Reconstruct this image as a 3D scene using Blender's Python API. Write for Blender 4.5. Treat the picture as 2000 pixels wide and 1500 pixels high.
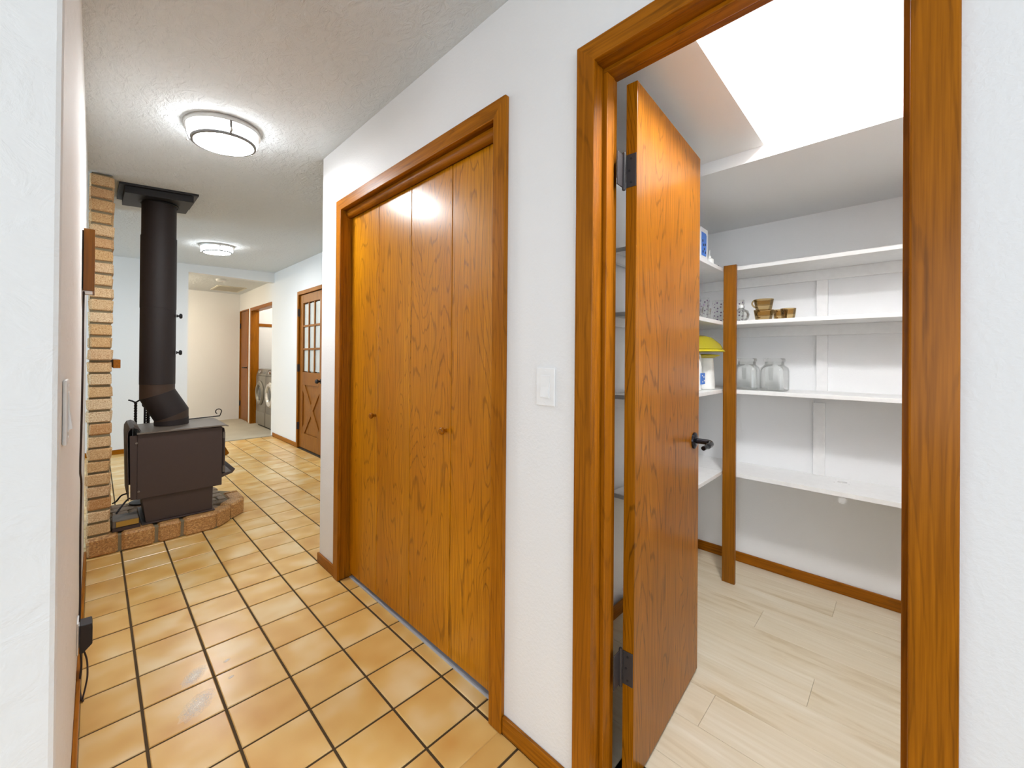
import bpy, bmesh, math, random
from mathutils import Vector, Matrix
random.seed(7)
S = bpy.context.scene
for o in list(bpy.data.objects): bpy.data.objects.remove(o)
C = S.collection
PI = math.pi

# ------------------------------------------------------------------ camera
F_PX, YAW, PITCH, ROLL, EYE = 790.5, math.radians(45.824), math.radians(.216), math.radians(.461), 1.24
cam = bpy.data.cameras.new('camera'); cam_o = bpy.data.objects.new('camera', cam); C.objects.link(cam_o)
cam.sensor_width = 36; cam.lens = F_PX / 2000 * 36; cam.shift_y = -52.5 / 2000; cam.clip_start = .01
fw = Vector((math.sin(YAW), math.cos(YAW), 0)); ri = Vector((math.cos(YAW), -math.sin(YAW), 0)); up = Vector((0, 0, 1))
f2 = fw * math.cos(PITCH) + up * math.sin(PITCH); u2 = up * math.cos(PITCH) - fw * math.sin(PITCH)
r3 = ri * math.cos(ROLL) + u2 * math.sin(ROLL); u3 = u2 * math.cos(ROLL) - ri * math.sin(ROLL)
M = Matrix((r3, u3, -f2)).transposed().to_4x4(); M.translation = (0, 0, EYE)
cam_o.matrix_world = M
S.camera = cam_o

# ------------------------------------------------------------------ world, daylight, side fill, exposure
w = bpy.data.worlds.new('world'); S.world = w; w.use_nodes = True
w.node_tree.nodes['Background'].inputs[0].default_value = (.75, .86, 1, 1)
w.node_tree.nodes['Background'].inputs[1].default_value = .6
S.view_settings.view_transform = 'Standard'; S.view_settings.look = 'None'
S.view_settings.exposure = 1.37; S.view_settings.gamma = 1.0; S.view_settings.use_curve_mapping = False
def area(name, loc, target, sx, sy, power, col):
    l = bpy.data.lights.new(name, 'AREA'); l.shape = 'RECTANGLE'; l.size = sx; l.size_y = sy; l.energy = power; l.color = col
    o = bpy.data.objects.new(name, l); C.objects.link(o); o.location = loc
    o.rotation_euler = (Vector(target) - Vector(loc)).to_track_quat('-Z', 'Z').to_euler()
    return o
area('window_daylight_rear', (-1.0, -2.35, 1.5), (-1.0, 1, 1.35), 2.6, 1.7, 14, (.88, .94, 1))
area('side_fill_light', (-3.35, -.9, 1.5), (0, -.5, 1.2), 2.2, 1.6, 24, (.88, .94, 1))  # fill light added to brighten the closet wall, source unseen
area('window_daylight_living', (-3.3, 5.0, 1.45), (0, 5.6, 1.0), 2.6, 1.6, 50, (.68, .87, 1))

# ------------------------------------------------------------------ materials
def nt(name):
    m = bpy.data.materials.new(name); m.use_nodes = True
    t = m.node_tree; return m, t, t.nodes['Principled BSDF']
def N(t, kind, **kw):
    n = t.nodes.new('ShaderNode' + kind)
    for k, v in kw.items():
        if k in n.inputs.keys(): n.inputs[k].default_value = v
        else: setattr(n, k, v)
    return n
def rgba(c): return (*c, 1)
def srgb(r, g, b):
    f = lambda v: (v / 255 / 12.92) if v / 255 <= .04045 else ((v / 255 + .055) / 1.055) ** 2.4
    return (f(r), f(g), f(b))
def ramp(t, fac, stops, interp='LINEAR'):
    n = t.nodes.new('ShaderNodeValToRGB'); n.color_ramp.interpolation = interp
    e = n.color_ramp.elements
    while len(e) < len(stops): e.new(.5)
    for el, (p, c) in zip(e, stops): el.position = p; el.color = rgba(c) if len(c) == 3 else c
    t.links.new(fac, n.inputs[0]); return n
def mapping(t, scale=(1, 1, 1), rnd=0):
    tc = N(t, 'TexCoord'); v = N(t, 'VectorMath', operation='MULTIPLY'); v.inputs[1].default_value = scale
    src = tc.outputs['Object']
    if rnd:
        oi = N(t, 'ObjectInfo'); mu = N(t, 'VectorMath', operation='MULTIPLY'); cb = N(t, 'CombineXYZ')
        for i in range(3): t.links.new(oi.outputs['Random'], cb.inputs[i])
        t.links.new(cb.outputs[0], mu.inputs[0]); mu.inputs[1].default_value = (rnd * 7.3, rnd * 3.1, rnd * 5.7)
        ad = N(t, 'VectorMath', operation='ADD'); t.links.new(src, ad.inputs[0]); t.links.new(mu.outputs[0], ad.inputs[1]); src = ad.outputs[0]
    t.links.new(src, v.inputs[0]); return v.outputs[0]
def noise(t, vec, scale, detail=2, rough=.5, dist=0):
    n = N(t, 'TexNoise', Scale=scale, Detail=detail, Roughness=rough, Distortion=dist); t.links.new(vec, n.inputs['Vector']); return n.outputs['Fac']
def mix(t, fac, a, b, mode='MIX'):
    n = N(t, 'Mix', data_type='RGBA', blend_type=mode)
    for s, v in ((0, fac), (6, a), (7, b)):
        if hasattr(v, 'is_output'): t.links.new(v, n.inputs[s])
        elif s == 0: n.inputs[0].default_value = v
        else: n.inputs[s].default_value = rgba(v)
    return n.outputs[2]
def bump(t, b, height, strength, distance):
    n = N(t, 'Bump', Strength=strength, Distance=distance); t.links.new(height, n.inputs['Height']); t.links.new(n.outputs[0], b.inputs['Normal']); return n
def plain(name, col, rough=.5, metal=0, spec=None, coat=0):
    m, t, b = nt(name); b.inputs['Base Color'].default_value = rgba(col); b.inputs['Roughness'].default_value = rough; b.inputs['Metallic'].default_value = metal
    v = mapping(t); f = noise(t, v, 35, 3)
    c = mix(t, f, tuple(x * .93 for x in col), tuple(min(1, x * 1.05) for x in col)); t.links.new(c, b.inputs['Base Color'])
    if coat: b.inputs['Coat Weight'].default_value = coat; b.inputs['Coat Roughness'].default_value = .1
    return m
def plaster(name, col, scale, strength, dist, rough=.75, knock=False, stretch=(1, 1, 1)):
    m, t, b = nt(name); b.inputs['Roughness'].default_value = rough
    v = mapping(t, stretch); f = noise(t, v, scale, 3, .55, .3)
    if knock:
        f2_ = noise(t, v, scale * .28, 5, .6, 1.2); r = ramp(t, f2_, [(.42, (0, 0, 0)), (.62, (1, 1, 1))]); 
        f = mix(t, .5, mix(t, 1, f, f), r.outputs[0])
    else: r = ramp(t, f, [(.35, (0, 0, 0)), (.7, (1, 1, 1))]); f = r.outputs[0]
    big = noise(t, v, 1.3, 2)
    c = mix(t, big, tuple(x * .97 for x in col), col); t.links.new(c, b.inputs['Base Color'])
    bump(t, b, f, strength, dist); return m
def wood(name, dark, mid, light, axis=2, rough=.28, figure=.55, rings=13, rnd=1, coat=.35):
    m, t, b = nt(name); b.inputs['Roughness'].default_value = rough
    b.inputs['Coat Weight'].default_value = coat * .6; b.inputs['Coat Roughness'].default_value = .16; b.inputs['Specular IOR Level'].default_value = .28
    sc = [5.5, 5.5, 5.5]; sc[axis] = .75; v = mapping(t, sc, rnd)
    n1 = noise(t, v, 1, 1.5, .5, .25)
    sj = [70, 70, 70]; sj[axis] = 9; nj = noise(t, mapping(t, sj, rnd), 1, 2, .6)
    ja = N(t, 'Math', operation='MULTIPLY_ADD'); t.links.new(nj, ja.inputs[0]); ja.inputs[1].default_value = .5 / rings; t.links.new(n1, ja.inputs[2])
    mu = N(t, 'Math', operation='MULTIPLY'); t.links.new(ja.outputs[0], mu.inputs[0]); mu.inputs[1].default_value = rings * 6.283
    si = N(t, 'Math', operation='SINE'); t.links.new(mu.outputs[0], si.inputs[0])
    ln = ramp(t, si.outputs[0], [(.0, (0, 0, 0)), (.8, (.06, .06, .06)), (.99, (1, 1, 1))])
    sf = [150, 150, 150]; sf[axis] = 4; vf = mapping(t, sf, rnd); nf = noise(t, vf, 1, 3, .6)
    sb = [3, 3, 3]; sb[axis] = .8; vb = mapping(t, sb, rnd * .7 + .3); nb = noise(t, vb, 1, 2, .5)
    c0 = ramp(t, nb, [(.3, mid), (.72, light)]).outputs[0]
    c1 = mix(t, ramp(t, nf, [(.34, (0, 0, 0)), (.72, (.85, .85, .85))]).outputs[0], c0, tuple(x * .62 for x in mid))
    g = N(t, 'Math', operation='MULTIPLY'); t.links.new(ln.outputs[0], g.inputs[0]); g.inputs[1].default_value = figure
    nz = N(t, 'Math', operation='MULTIPLY'); t.links.new(g.outputs[0], nz.inputs[0]); t.links.new(nf, nz.inputs[1])
    n2 = N(t, 'Math', operation='MULTIPLY'); t.links.new(nz.outputs[0], n2.inputs[0]); n2.inputs[1].default_value = 1.7
    c2 = mix(t, n2.outputs[0], c1, dark); t.links.new(c2, b.inputs['Base Color'])
    bump(t, b, nf, .06, .001); return m

M_ = {}
M_['wall'] = plaster('white_wall_paint', (.795, .79, .78), 95, .13, .004)
M_['wall_skip'] = plaster('white_skip_trowel_wall', (.80, .79, .765), 38, .34, .006, knock=True)
M_['wall_smooth'] = plaster('white_pantry_paint', (.83, .835, .835), 130, .12, .002)
M_['ceiling'] = plaster('textured_ceiling_paint', (.71, .745, .76), 80, .85, .007, .85, knock=True, stretch=(1, .6, 1))
M_['shelf'] = plain('white_shelf_paint', (.83, .83, .82), .38)
CD, CM, CL = srgb(92, 48, 8), srgb(184, 110, 18), srgb(204, 134, 32)
for i, ax in enumerate('XYZ'):
    M_['wood' + ax] = wood('cherry_stained_wood_grain_' + ax, CD, CM, CL, i)
    M_['trim' + ax] = wood('stained_trim_wood_grain_' + ax, srgb(80, 42, 2), srgb(150, 86, 6), srgb(174, 106, 14), i, .36, .3, 14, 1, .2)
M_['bifold'] = wood('bifold_door_wood', srgb(84, 44, 0), srgb(186, 114, 4), srgb(210, 140, 14), 2, .3, .5, 30, 2.3, .3)
M_['slab'] = wood('pantry_door_wood', srgb(58, 30, 2), srgb(144, 84, 2), srgb(172, 106, 8), 2, .3, .55, 30, 1.7, .25)
M_['farwood'] = wood('hall_door_wood', srgb(70, 38, 6), srgb(138, 80, 16), srgb(160, 98, 24), 2, .45, .3, 8, 1, .1)
M_['post'] = wood('brown_painted_post', srgb(100, 58, 0), srgb(138, 82, 0), srgb(150, 92, 2), 2, .4, .15, 5, 1, .1)
for k_ in ('slab', 'trimX', 'trimY', 'trimZ'): M_[k_].node_tree.nodes['Principled BSDF'].inputs['Specular IOR Level'].default_value = .12; M_[k_].node_tree.nodes['Principled BSDF'].inputs['Coat Weight'].default_value = .06
M_['track'] = plain('grey_track_paint', (.42, .44, .48), .5)
# glazed floor tile
m, t, b = nt('tan_glazed_tile'); M_['tile'] = m
v = mapping(t, (1, 1, 1), 9); big = noise(t, v, 6, 1.6, .45, .12); fine = noise(t, v, 160, 2)
c = ramp(t, big, [(.18, srgb(206, 148, 66)), (.5, srgb(226, 184, 110)), (.82, srgb(240, 218, 172))]).outputs[0]
oi = N(t, 'ObjectInfo'); c = mix(t, mix(t, .16, (0, 0, 0), (1, 1, 1)), c, c)
tone = ramp(t, oi.outputs['Random'], [(0, (.93, .91, .88)), (1, (1, 1, 1))]).outputs[0]
t.links.new(mix(t, 1, c, tone, 'MULTIPLY'), b.inputs['Base Color'])
rr = ramp(t, noise(t, v, 4, 1), [(.1, (.26,) * 3), (.9, (.38,) * 3)]).outputs[0]; t.links.new(rr, b.inputs['Roughness'])
bump(t, b, fine, .05, .001); b.inputs['Coat Weight'].default_value = .25; b.inputs['Coat Roughness'].default_value = .22
M_['grout'] = plain('dark_brown_grout', srgb(74, 56, 30), .9)
# brick
m, t, b = nt('weathered_buff_brick'); M_['brick'] = m
v = mapping(t, (1, 1, 1), 9); n1 = noise(t, v, 22, 4, .6, .5); n2 = noise(t, v, 90, 3); oi = N(t, 'ObjectInfo')
ca = ramp(t, oi.outputs['Random'], [(0, srgb(228, 200, 158)), (.35, srgb(214, 176, 122)), (.6, srgb(234, 214, 178)), (.85, srgb(202, 152, 96)), (1, srgb(222, 190, 142))]).outputs[0]
c = mix(t, ramp(t, n1, [(.46, (0, 0, 0)), (.68, (1, 1, 1))]).outputs[0], ca, srgb(160, 100, 44))
c = mix(t, ramp(t, n1, [(.28, (.8, .8, .8)), (.42, (0, 0, 0))]).outputs[0], c, srgb(238, 220, 184))
t.links.new(c, b.inputs['Base Color']); b.inputs['Roughness'].default_value = .85; bump(t, b, n2, .28, .006)
m, t, b = nt('sooty_hearth_brick'); M_['hearth'] = m
v = mapping(t, (1, 1, 1), 9); n1 = noise(t, v, 14, 4, .6, .5); n2 = noise(t, v, 70, 3)
c = ramp(t, n1, [(.3, srgb(132, 100, 66)), (.5, srgb(182, 130, 74)), (.68, srgb(218, 178, 116))]).outputs[0]
t.links.new(c, b.inputs['Base Color']); b.inputs['Roughness'].default_value = .6; bump(t, b, n1, .22, .01)
m, t, b = nt('grey_hearth_paver'); M_['paver'] = m
v = mapping(t, (1, 1, 1), 9); n1 = noise(t, v, 12, 4, .6, .5); n2 = noise(t, v, 70, 3)
c = ramp(t, n1, [(.3, srgb(106, 90, 76)), (.5, srgb(138, 114, 88)), (.72, srgb(170, 144, 108))]).outputs[0]
t.links.new(c, b.inputs['Base Color']); b.inputs['Roughness'].default_value = .55; bump(t, b, n2, .35, .004)
M_['mortar'] = plain('grey_mortar', srgb(134, 122, 96), .95)
M_['steel'] = plain('brown_black_stove_steel', srgb(66, 52, 48), .48)
M_['steel_top'] = plain('worn_grey_stove_top', srgb(112, 102, 92), .42)
M_['pipe'] = plain('matt_brown_black_pipe', srgb(38, 29, 28), .62)
M_['pipe_rust'] = plain('heat_browned_pipe', srgb(66, 48, 36), .6)
M_['black'] = plain('black_painted_metal', srgb(24, 21, 23), .55)
M_['iron'] = plain('dark_wrought_iron', srgb(34, 31, 34), .5, .4)
M_['hinge'] = plain('oil_rubbed_bronze_hinge', srgb(50, 45, 46), .45, .0)
M_['lever'] = plain('dark_polished_lever', srgb(48, 48, 54), .18, .8)
M_['brass'] = plain('dull_brass', srgb(176, 140, 62), .4, .5)
M_['plastic'] = plain('white_switch_plastic', (.84, .84, .83), .3)
M_['blackplastic'] = plain('black_plastic', srgb(40, 36, 40), .45)
M_['cable'] = plain('dark_brown_cable', srgb(46, 30, 26), .5)
M_['nickel'] = plain('brushed_nickel', (.55, .53, .5), .35, .9)
M_['chrome'] = plain('chrome_ring', (.8, .8, .8), .12, 1)
M_['washer'] = plain('graphite_grey_enamel', srgb(136, 132, 124), .3, .55)
M_['darkglass'] = plain('dark_door_glass', srgb(74, 76, 76), .08)
M_['vent'] = plain('painted_vent_metal', (.7, .66, .55), .5)
M_['ventback'] = plain('vent_duct_interior', (.25, .22, .17), .8)
M_['curtain'] = plain('cream_door_blind', (.78, .76, .66), .7)
M_['yellow'] = plain('translucent_yellow_plastic', srgb(200, 184, 30), .3)
M_['whiteplastic'] = plain('milky_white_plastic', (.82, .83, .8), .35)
M_['blue'] = plain('blue_printed_label', srgb(70, 126, 214), .4)
M_['ink'] = plain('dark_printed_ink', srgb(26, 32, 60), .5)
M_['purple'] = plain('purple_enamel_dot', srgb(112, 92, 118), .3)
m, t, b = nt('beige_carpet'); M_['carpet'] = m
v = mapping(t); n1 = noise(t, v, 260, 2); n2 = noise(t, v, 3, 2)
t.links.new(mix(t, n2, srgb(178, 168, 148), srgb(200, 192, 174)), b.inputs['Base Color']); b.inputs['Roughness'].default_value = 1; bump(t, b, n1, .8, .01)
m, t, b = nt('pale_vinyl_plank'); M_['plank'] = m
v = mapping(t, (9, 1.1, 1), 3); n1 = noise(t, v, 1.5, 4, .6, .8); v2 = mapping(t, (80, 3, 1), 3); n2 = noise(t, v2, 1, 3)
c = ramp(t, n1, [(.3, srgb(184, 160, 120)), (.44, srgb(220, 207, 182)), (.75, srgb(234, 227, 211))]).outputs[0]
t.links.new(mix(t, mix(t, 1, (0, 0, 0), n2), c, srgb(205, 190, 162)), b.inputs['Base Color']); b.inputs['Roughness'].default_value = .42
def glass(name, col, rough=.02, tint=1, ior=1.45):
    m, t, b = nt(name); b.inputs['Base Color'].default_value = rgba(col); b.inputs['Roughness'].default_value = rough
    b.inputs['Transmission Weight'].default_value = tint; b.inputs['IOR'].default_value = ior
    nz = noise(t, mapping(t), 20, 2); r = ramp(t, nz, [(0, (rough,) * 3), (1, (rough + .03,) * 3)]); t.links.new(r.outputs[0], b.inputs['Roughness']); return m
def thin_glass(name, tint, gl=.9):
    m, t, b = nt(name); t.nodes.remove(b); out = t.nodes['Material Output']
    nz = noise(t, mapping(t), 18, 2); tr = N(t, 'BsdfTransparent'); t.links.new(mix(t, nz, tint, tuple(x * .97 for x in tint)), tr.inputs[0])
    g = N(t, 'BsdfGlossy', Roughness=.04); g.inputs[0].default_value = (gl, gl, gl, 1)
    lw = N(t, 'LayerWeight', Blend=.28); mu = N(t, 'Math', operation='MULTIPLY'); t.links.new(lw.outputs['Fresnel'], mu.inputs[0]); mu.inputs[1].default_value = .6
    mx = N(t, 'MixShader'); t.links.new(mu.outputs[0], mx.inputs[0]); t.links.new(tr.outputs[0], mx.inputs[1]); t.links.new(g.outputs[0], mx.inputs[2]); t.links.new(mx.outputs[0], out.inputs[0]); return m
M_['glass'] = thin_glass('clear_glass', (.99, .995, .99))
M_['smoke'] = thin_glass('smoky_brown_glass', srgb(232, 216, 184), .6)
M_['pane'] = glass('wavy_door_pane', (.92, .94, .9), .12, .55)
M_['lampmetal'] = plain('satin_lamp_band', (.16, .155, .15), .5)
M_['olive'] = glass('olive_yellow_plastic', srgb(190, 178, 40), .25, .35)
def emit(name, col, strength):
    m, t, b = nt(name); b.inputs['Base Color'].default_value = (.9, .9, .88, 1); b.inputs['Roughness'].default_value = .3
    nz = noise(t, mapping(t), 3, 1); c = mix(t, nz, col, tuple(x * .97 for x in col)); t.links.new(c, b.inputs['Emission Color']); b.inputs['Emission Strength'].default_value = strength; return m
M_['lampglass'] = emit('lit_opal_glass', (.93, .965, 1), 7)
M_['lamplens'] = emit('lit_lamp_lens', (.93, .965, 1), 52)
M_['hallglass'] = emit('lit_warm_opal_glass', (1, .87, .66), 55)
M_['pantryglass'] = emit('lit_pantry_globe', (.98, .985, 1), 80)
M_['laundryglass'] = emit('lit_laundry_glass', (1, .95, .85), 26)

# ------------------------------------------------------------------ geometry helpers
def box(bm, x0, x1, y0, y1, z0, z1, bev=0, seg=2):
    r = bmesh.ops.create_cube(bm, size=1)['verts']
    for q in r: q.co = ((x0 + x1) / 2 + q.co.x * (x1 - x0), (y0 + y1) / 2 + q.co.y * (y1 - y0), (z0 + z1) / 2 + q.co.z * (z1 - z0))
    if bev:
        ed = list({e for q in r for e in q.link_edges})
        bmesh.ops.bevel(bm, geom=ed, offset=bev, segments=seg, profile=.5, affect='EDGES')
    return bm
def B(*a, **k): return box(bmesh.new(), *a, **k)
def prism(pts, axis, a, b_, bev=0, bm=None):
    """polygon (2-D points) extruded along axis from a to b_"""
    bm = bm or bmesh.new()
    def mk(p, h):
        if axis == 0: return (h, p[0], p[1])
        if axis == 1: return (p[0], h, p[1])
        return (p[0], p[1], h)
    v0 = [bm.verts.new(mk(p, a)) for p in pts]; v1 = [bm.verts.new(mk(p, b_)) for p in pts]
    fs = [bm.faces.new(v0), bm.faces.new(list(reversed(v1)))]
    n = len(pts)
    for i in range(n): fs.append(bm.faces.new((v0[i], v1[i], v1[(i + 1) % n], v0[(i + 1) % n])))
    bmesh.ops.recalc_face_normals(bm, faces=fs)
    if bev: bmesh.ops.bevel(bm, geom=list({e for f in fs for e in f.edges}), offset=bev, segments=2, profile=.5, affect='EDGES')
    return bm
def lathe(prof, seg=32, c=(0, 0, 0), bm=None, axis=2):
    """prof = [(radius, height)...] revolved; r=0 closes"""
    bm = bm or bmesh.new(); rings = []
    def mk(x, y, z):
        if axis == 2: return (c[0] + x, c[1] + y, c[2] + z)
        if axis == 0: return (c[0] + z, c[1] + x, c[2] + y)
        return (c[0] + x, c[1] + z, c[2] + y)
    for r, h in prof:
        if r < 1e-6: rings.append([bm.verts.new(mk(0, 0, h))])
        else: rings.append([bm.verts.new(mk(r * math.cos(2 * PI * i / seg), r * math.sin(2 * PI * i / seg), h)) for i in range(seg)])
    fs = []
    for a, b_ in zip(rings, rings[1:]):
        for i in range(seg):
            j = (i + 1) % seg
            if len(a) == 1 and len(b_) == 1: continue
            if len(a) == 1: fs.append(bm.faces.new((a[0], b_[i], b_[j])))
            elif len(b_) == 1: fs.append(bm.faces.new((a[i], b_[0], a[j])))
            else: fs.append(bm.faces.new((a[i], b_[i], b_[j], a[j])))
    bmesh.ops.recalc_face_normals(bm, faces=fs)
    return bm
def tube(path, r, seg=10, bm=None, cap=True):
    bm = bm or bmesh.new(); P = [Vector(p) for p in path]; rings = []; prev = None
    rr = r if hasattr(r, '__len__') else [r] * len(P)
    for i, p in enumerate(P):
        d = (P[min(i + 1, len(P) - 1)] - P[max(i - 1, 0)]).normalized()
        if prev is None:
            a = Vector((0, 0, 1)) if abs(d.z) < .9 else Vector((1, 0, 0)); u = d.cross(a).normalized()
        else: u = (prev - d * prev.dot(d)).normalized()
        prev = u; q = d.cross(u)
        rings.append([bm.verts.new(p + (u * math.cos(2 * PI * k / seg) + q * math.sin(2 * PI * k / seg)) * rr[i]) for k in range(seg)])
    fs = []
    for a, b_ in zip(rings, rings[1:]):
        for i in range(seg): fs.append(bm.faces.new((a[i], b_[i], b_[(i + 1) % seg], a[(i + 1) % seg])))
    if cap: fs += [bm.faces.new(rings[0]), bm.faces.new(rings[-1])]
    bmesh.ops.recalc_face_normals(bm, faces=fs); return bm
def smooth_path(pts, n=6):
    P = [Vector(p) for p in pts]; out = []
    for i in range(len(P) - 1):
        p0, p1, p2, p3 = P[max(i - 1, 0)], P[i], P[i + 1], P[min(i + 2, len(P) - 1)]
        for k in range(n):
            s = k / n
            out.append(.5 * ((2 * p1) + (p2 - p0) * s + (2 * p0 - 5 * p1 + 4 * p2 - p3) * s * s + (3 * p1 - p0 - 3 * p2 + p3) * s ** 3))
    return out + [P[-1]]
def obj(name, bm, mat, parent=None, smooth=False, loc=None):
    me = bpy.data.meshes.new(name); bm.to_mesh(me); bm.free()
    if smooth:
        for p in me.polygons: p.use_smooth = True
        try: me.set_sharp_from_angle(angle=math.radians(38))
        except Exception: pass
    me.materials.append(M_[mat] if isinstance(mat, str) else mat)
    o = bpy.data.objects.new(name, me); C.objects.link(o)
    if loc: o.location = loc
    if parent: o.parent = parent
    return o
def tag(o, label, cat, group=None, kind=None):
    o['label'] = label; o['category'] = cat
    if group: o['group'] = group
    if kind: o['kind'] = kind
    return o
def thing(name, label, cat, loc=(0, 0, 0), rotz=0, group=None, kind=None):
    o = bpy.data.objects.new(name, None); C.objects.link(o); o.location = loc; o.rotation_euler = (0, 0, rotz); o.empty_display_size = .05
    return tag(o, label, cat, group, kind)
def struct(name, bm, mat, label, cat, smooth=False): return tag(obj(name, bm, mat, None, smooth), label, cat, None, 'structure')
def ceil(x, y):
    x = max(x, -.2); s = min(max((y - 3.5) / 3.6, 0), 1)
    return (2.36 + .088 * x) * (1 - s) + (2.478 + .038 * x) * s

# ------------------------------------------------------------------ room shell
W = .957            # corridor face of the closet wall
bm = bmesh.new()
for y0, y1, z0, z1 in ((-2.5, -.022, 0, 3.0), (.632, .991, 0, 3.0), (2.267, 2.543, 0, 2.6), (-.022, .632, 2.0775, 3.0), (.991, 2.267, 2.0775, 2.6)):
    box(bm, W, 1.072, y0, y1, z0, z1)
struct('wall_right', bm, 'wall', 'white wall with the folding closet doors and the pantry doorway', 'wall')
bm = bmesh.new(); box(bm, 1.072, 1.945, 2.43, 2.543, 0, 2.6)
struct('wall_closet_end', bm, 'wall', 'white return wall behind the folding closet', 'wall')
bm = bmesh.new(); box(bm, -.155, -.04, .985, 3.535, 0, 2.5, .008)
box(bm, -3.5, -.1551, .985, 1.1, 0, 2.5)
struct('wall_left', bm, 'wall_skip', 'rough trowelled white wall at the left edge', 'wall')
bm = bmesh.new()
for y0, y1, z0, z1 in ((2.543, 5.12, 0, 2.7), (5.985, 7.2, 0, 2.7), (5.12, 5.985, 2.105, 2.7)): box(bm, 1.945, 2.055, y0, y1, z0, z1)
struct('wall_glazed_door', bm, 'wall', 'pale wall with the nine-pane door beyond the closet', 'wall')
bm = bmesh.new(); box(bm, -3.5, .885, 7.09, 7.2, 0, 2.7); box(bm, .885, 1.945, 7.09, 7.2, 2.40, 2.7)
struct('wall_far', bm, 'wall', 'far white wall with the wide opening to the carpeted hallway', 'wall')
bm = bmesh.new(); box(bm, -.6, 2.1, 9.5, 9.6, 0, 2.6)
struct('wall_hallway_back', bm, 'wall', 'cream end wall of the carpeted hallway', 'wall')
bm = bmesh.new()
for y0, y1, z0, z1 in ((8.65, 8.838, 0, 2.6), (9.472, 9.5, 0, 2.6), (8.838, 9.472, 2.136, 2.6), (7.2, 8.65, 2.096, 2.6)): box(bm, 2.0, 2.1, y0, y1, z0, z1)
struct('wall_hallway_right', bm, 'wall', 'cream hallway wall around the laundry closet', 'wall')
bm = bmesh.new(); box(bm, -.7, -.6, 7.2, 9.6, 0, 2.6)
struct('wall_hallway_left', bm, 'wall', 'cream wall closing the hallway to the left', 'wall')
bm = bmesh.new(); box(bm, 2.85, 2.9, 7.1, 8.8, 0, 2.6); box(bm, 2.1, 2.85, 8.7, 8.8, 0, 2.6); box(bm, 2.1, 2.85, 7.1, 7.2, 0, 2.6); box(bm, 2.1, 2.85, 7.2, 8.7, 2.45, 2.55)
struct('wall_laundry', bm, 'wall', 'white inner walls of the laundry closet', 'wall')
bm = bmesh.new(); box(bm, 1.072, 1.13, 8.9, 9.4, 0, .01) if False else None
bm.free()
# rear and side of the rooms behind the camera (rear window gives daylight; side opening carries added fill)
bm = bmesh.new(); box(bm, -3.6, -2.4, -2.6, -2.5, 0, 2.6); box(bm, .4, W, -2.6, -2.5, 0, 2.6); box(bm, -2.4, .4, -2.6, -2.5, 0, .6); box(bm, -2.4, .4, -2.6, -2.5, 2.36, 2.6)
struct('wall_rear', bm, 'wall', 'white wall with a wide window behind the viewer', 'wall')
bm = bmesh.new(); box(bm, -3.6, -3.5, -2.5, -2.0, 0, 2.6); box(bm, -3.6, -3.5, .2, 3.6, 0, 2.6); box(bm, -3.6, -3.5, -2.0, .2, 0, .6); box(bm, -3.6, -3.5, -2.0, .2, 2.3, 2.6); box(bm, -3.6, -3.5, 6.4, 7.2, 0, 2.6); box(bm, -3.6, -3.5, 3.6, 6.4, 0, .6); box(bm, -3.6, -3.5, 3.6, 6.4, 2.3, 2.6)
struct('wall_living_room', bm, 'wall', 'outer wall with windows at the far left', 'wall')
# closet interior
bm = bmesh.new(); box(bm, 1.6, 1.65, 1.07, 2.43, 0, 2.3); box(bm, 1.072, 1.6, 1.03, 1.07, 0, 2.3); box(bm, 1.072, 1.65, 1.07, 2.43, 2.25, 2.3)
struct('wall_closet_inside', bm, 'wall', 'inner walls of the folding-door closet', 'wall')
# pantry shell
PX, PY0, PY1 = 2.785, -.6, 1.03
bm = bmesh.new(); box(bm, PX, PX + .08, PY0 - .08, PY1, 0, 2.2)
struct('wall_pantry_back', bm, 'wall_smooth', 'white pantry back wall behind the shelves', 'wall')
bm = bmesh.new(); box(bm, 1.65, PX + .08, PY1, PY1 + .04, 0, 3.0); box(bm, 1.072, 1.65, PY1 - .0, PY1 + .0, 2.3, 3.0) if False else None
box(bm, 1.072, 1.65, PY1 - .03, PY1 - .0005, 0, 3.0)
struct('wall_pantry_left', bm, 'wall_smooth', 'white pantry side wall hidden behind the open door', 'wall')
bm = bmesh.new(); box(bm, 1.072, PX, PY0 - .08, PY0, 0, 3.0)
struct('wall_pantry_right', bm, 'wall_smooth', 'white pantry side wall to the right of the doorway', 'wall')
bm = bmesh.new(); box(bm, 1.90, PX, PY0, PY1 - .031, 2.061, 2.12); box(bm, 1.88, 1.90, PY0, PY1 - .031, 2.061, 2.425)
box(bm, 1.072, 1.8795, .412, PY1 - .031, 2.113, 2.143)
prism([(1.88, 2.425), (1.58, 2.62), (1.58, 2.66), (1.90, 2.46)], 1, PY0, PY1 - .031, bm=bm)
box(bm, 1.072, 1.58, PY0, PY1 - .031, 2.62, 2.66)
struct('ceiling_pantry', bm, 'wall_smooth', 'white pantry ceiling with a bright raised recess', 'ceiling')
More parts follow.
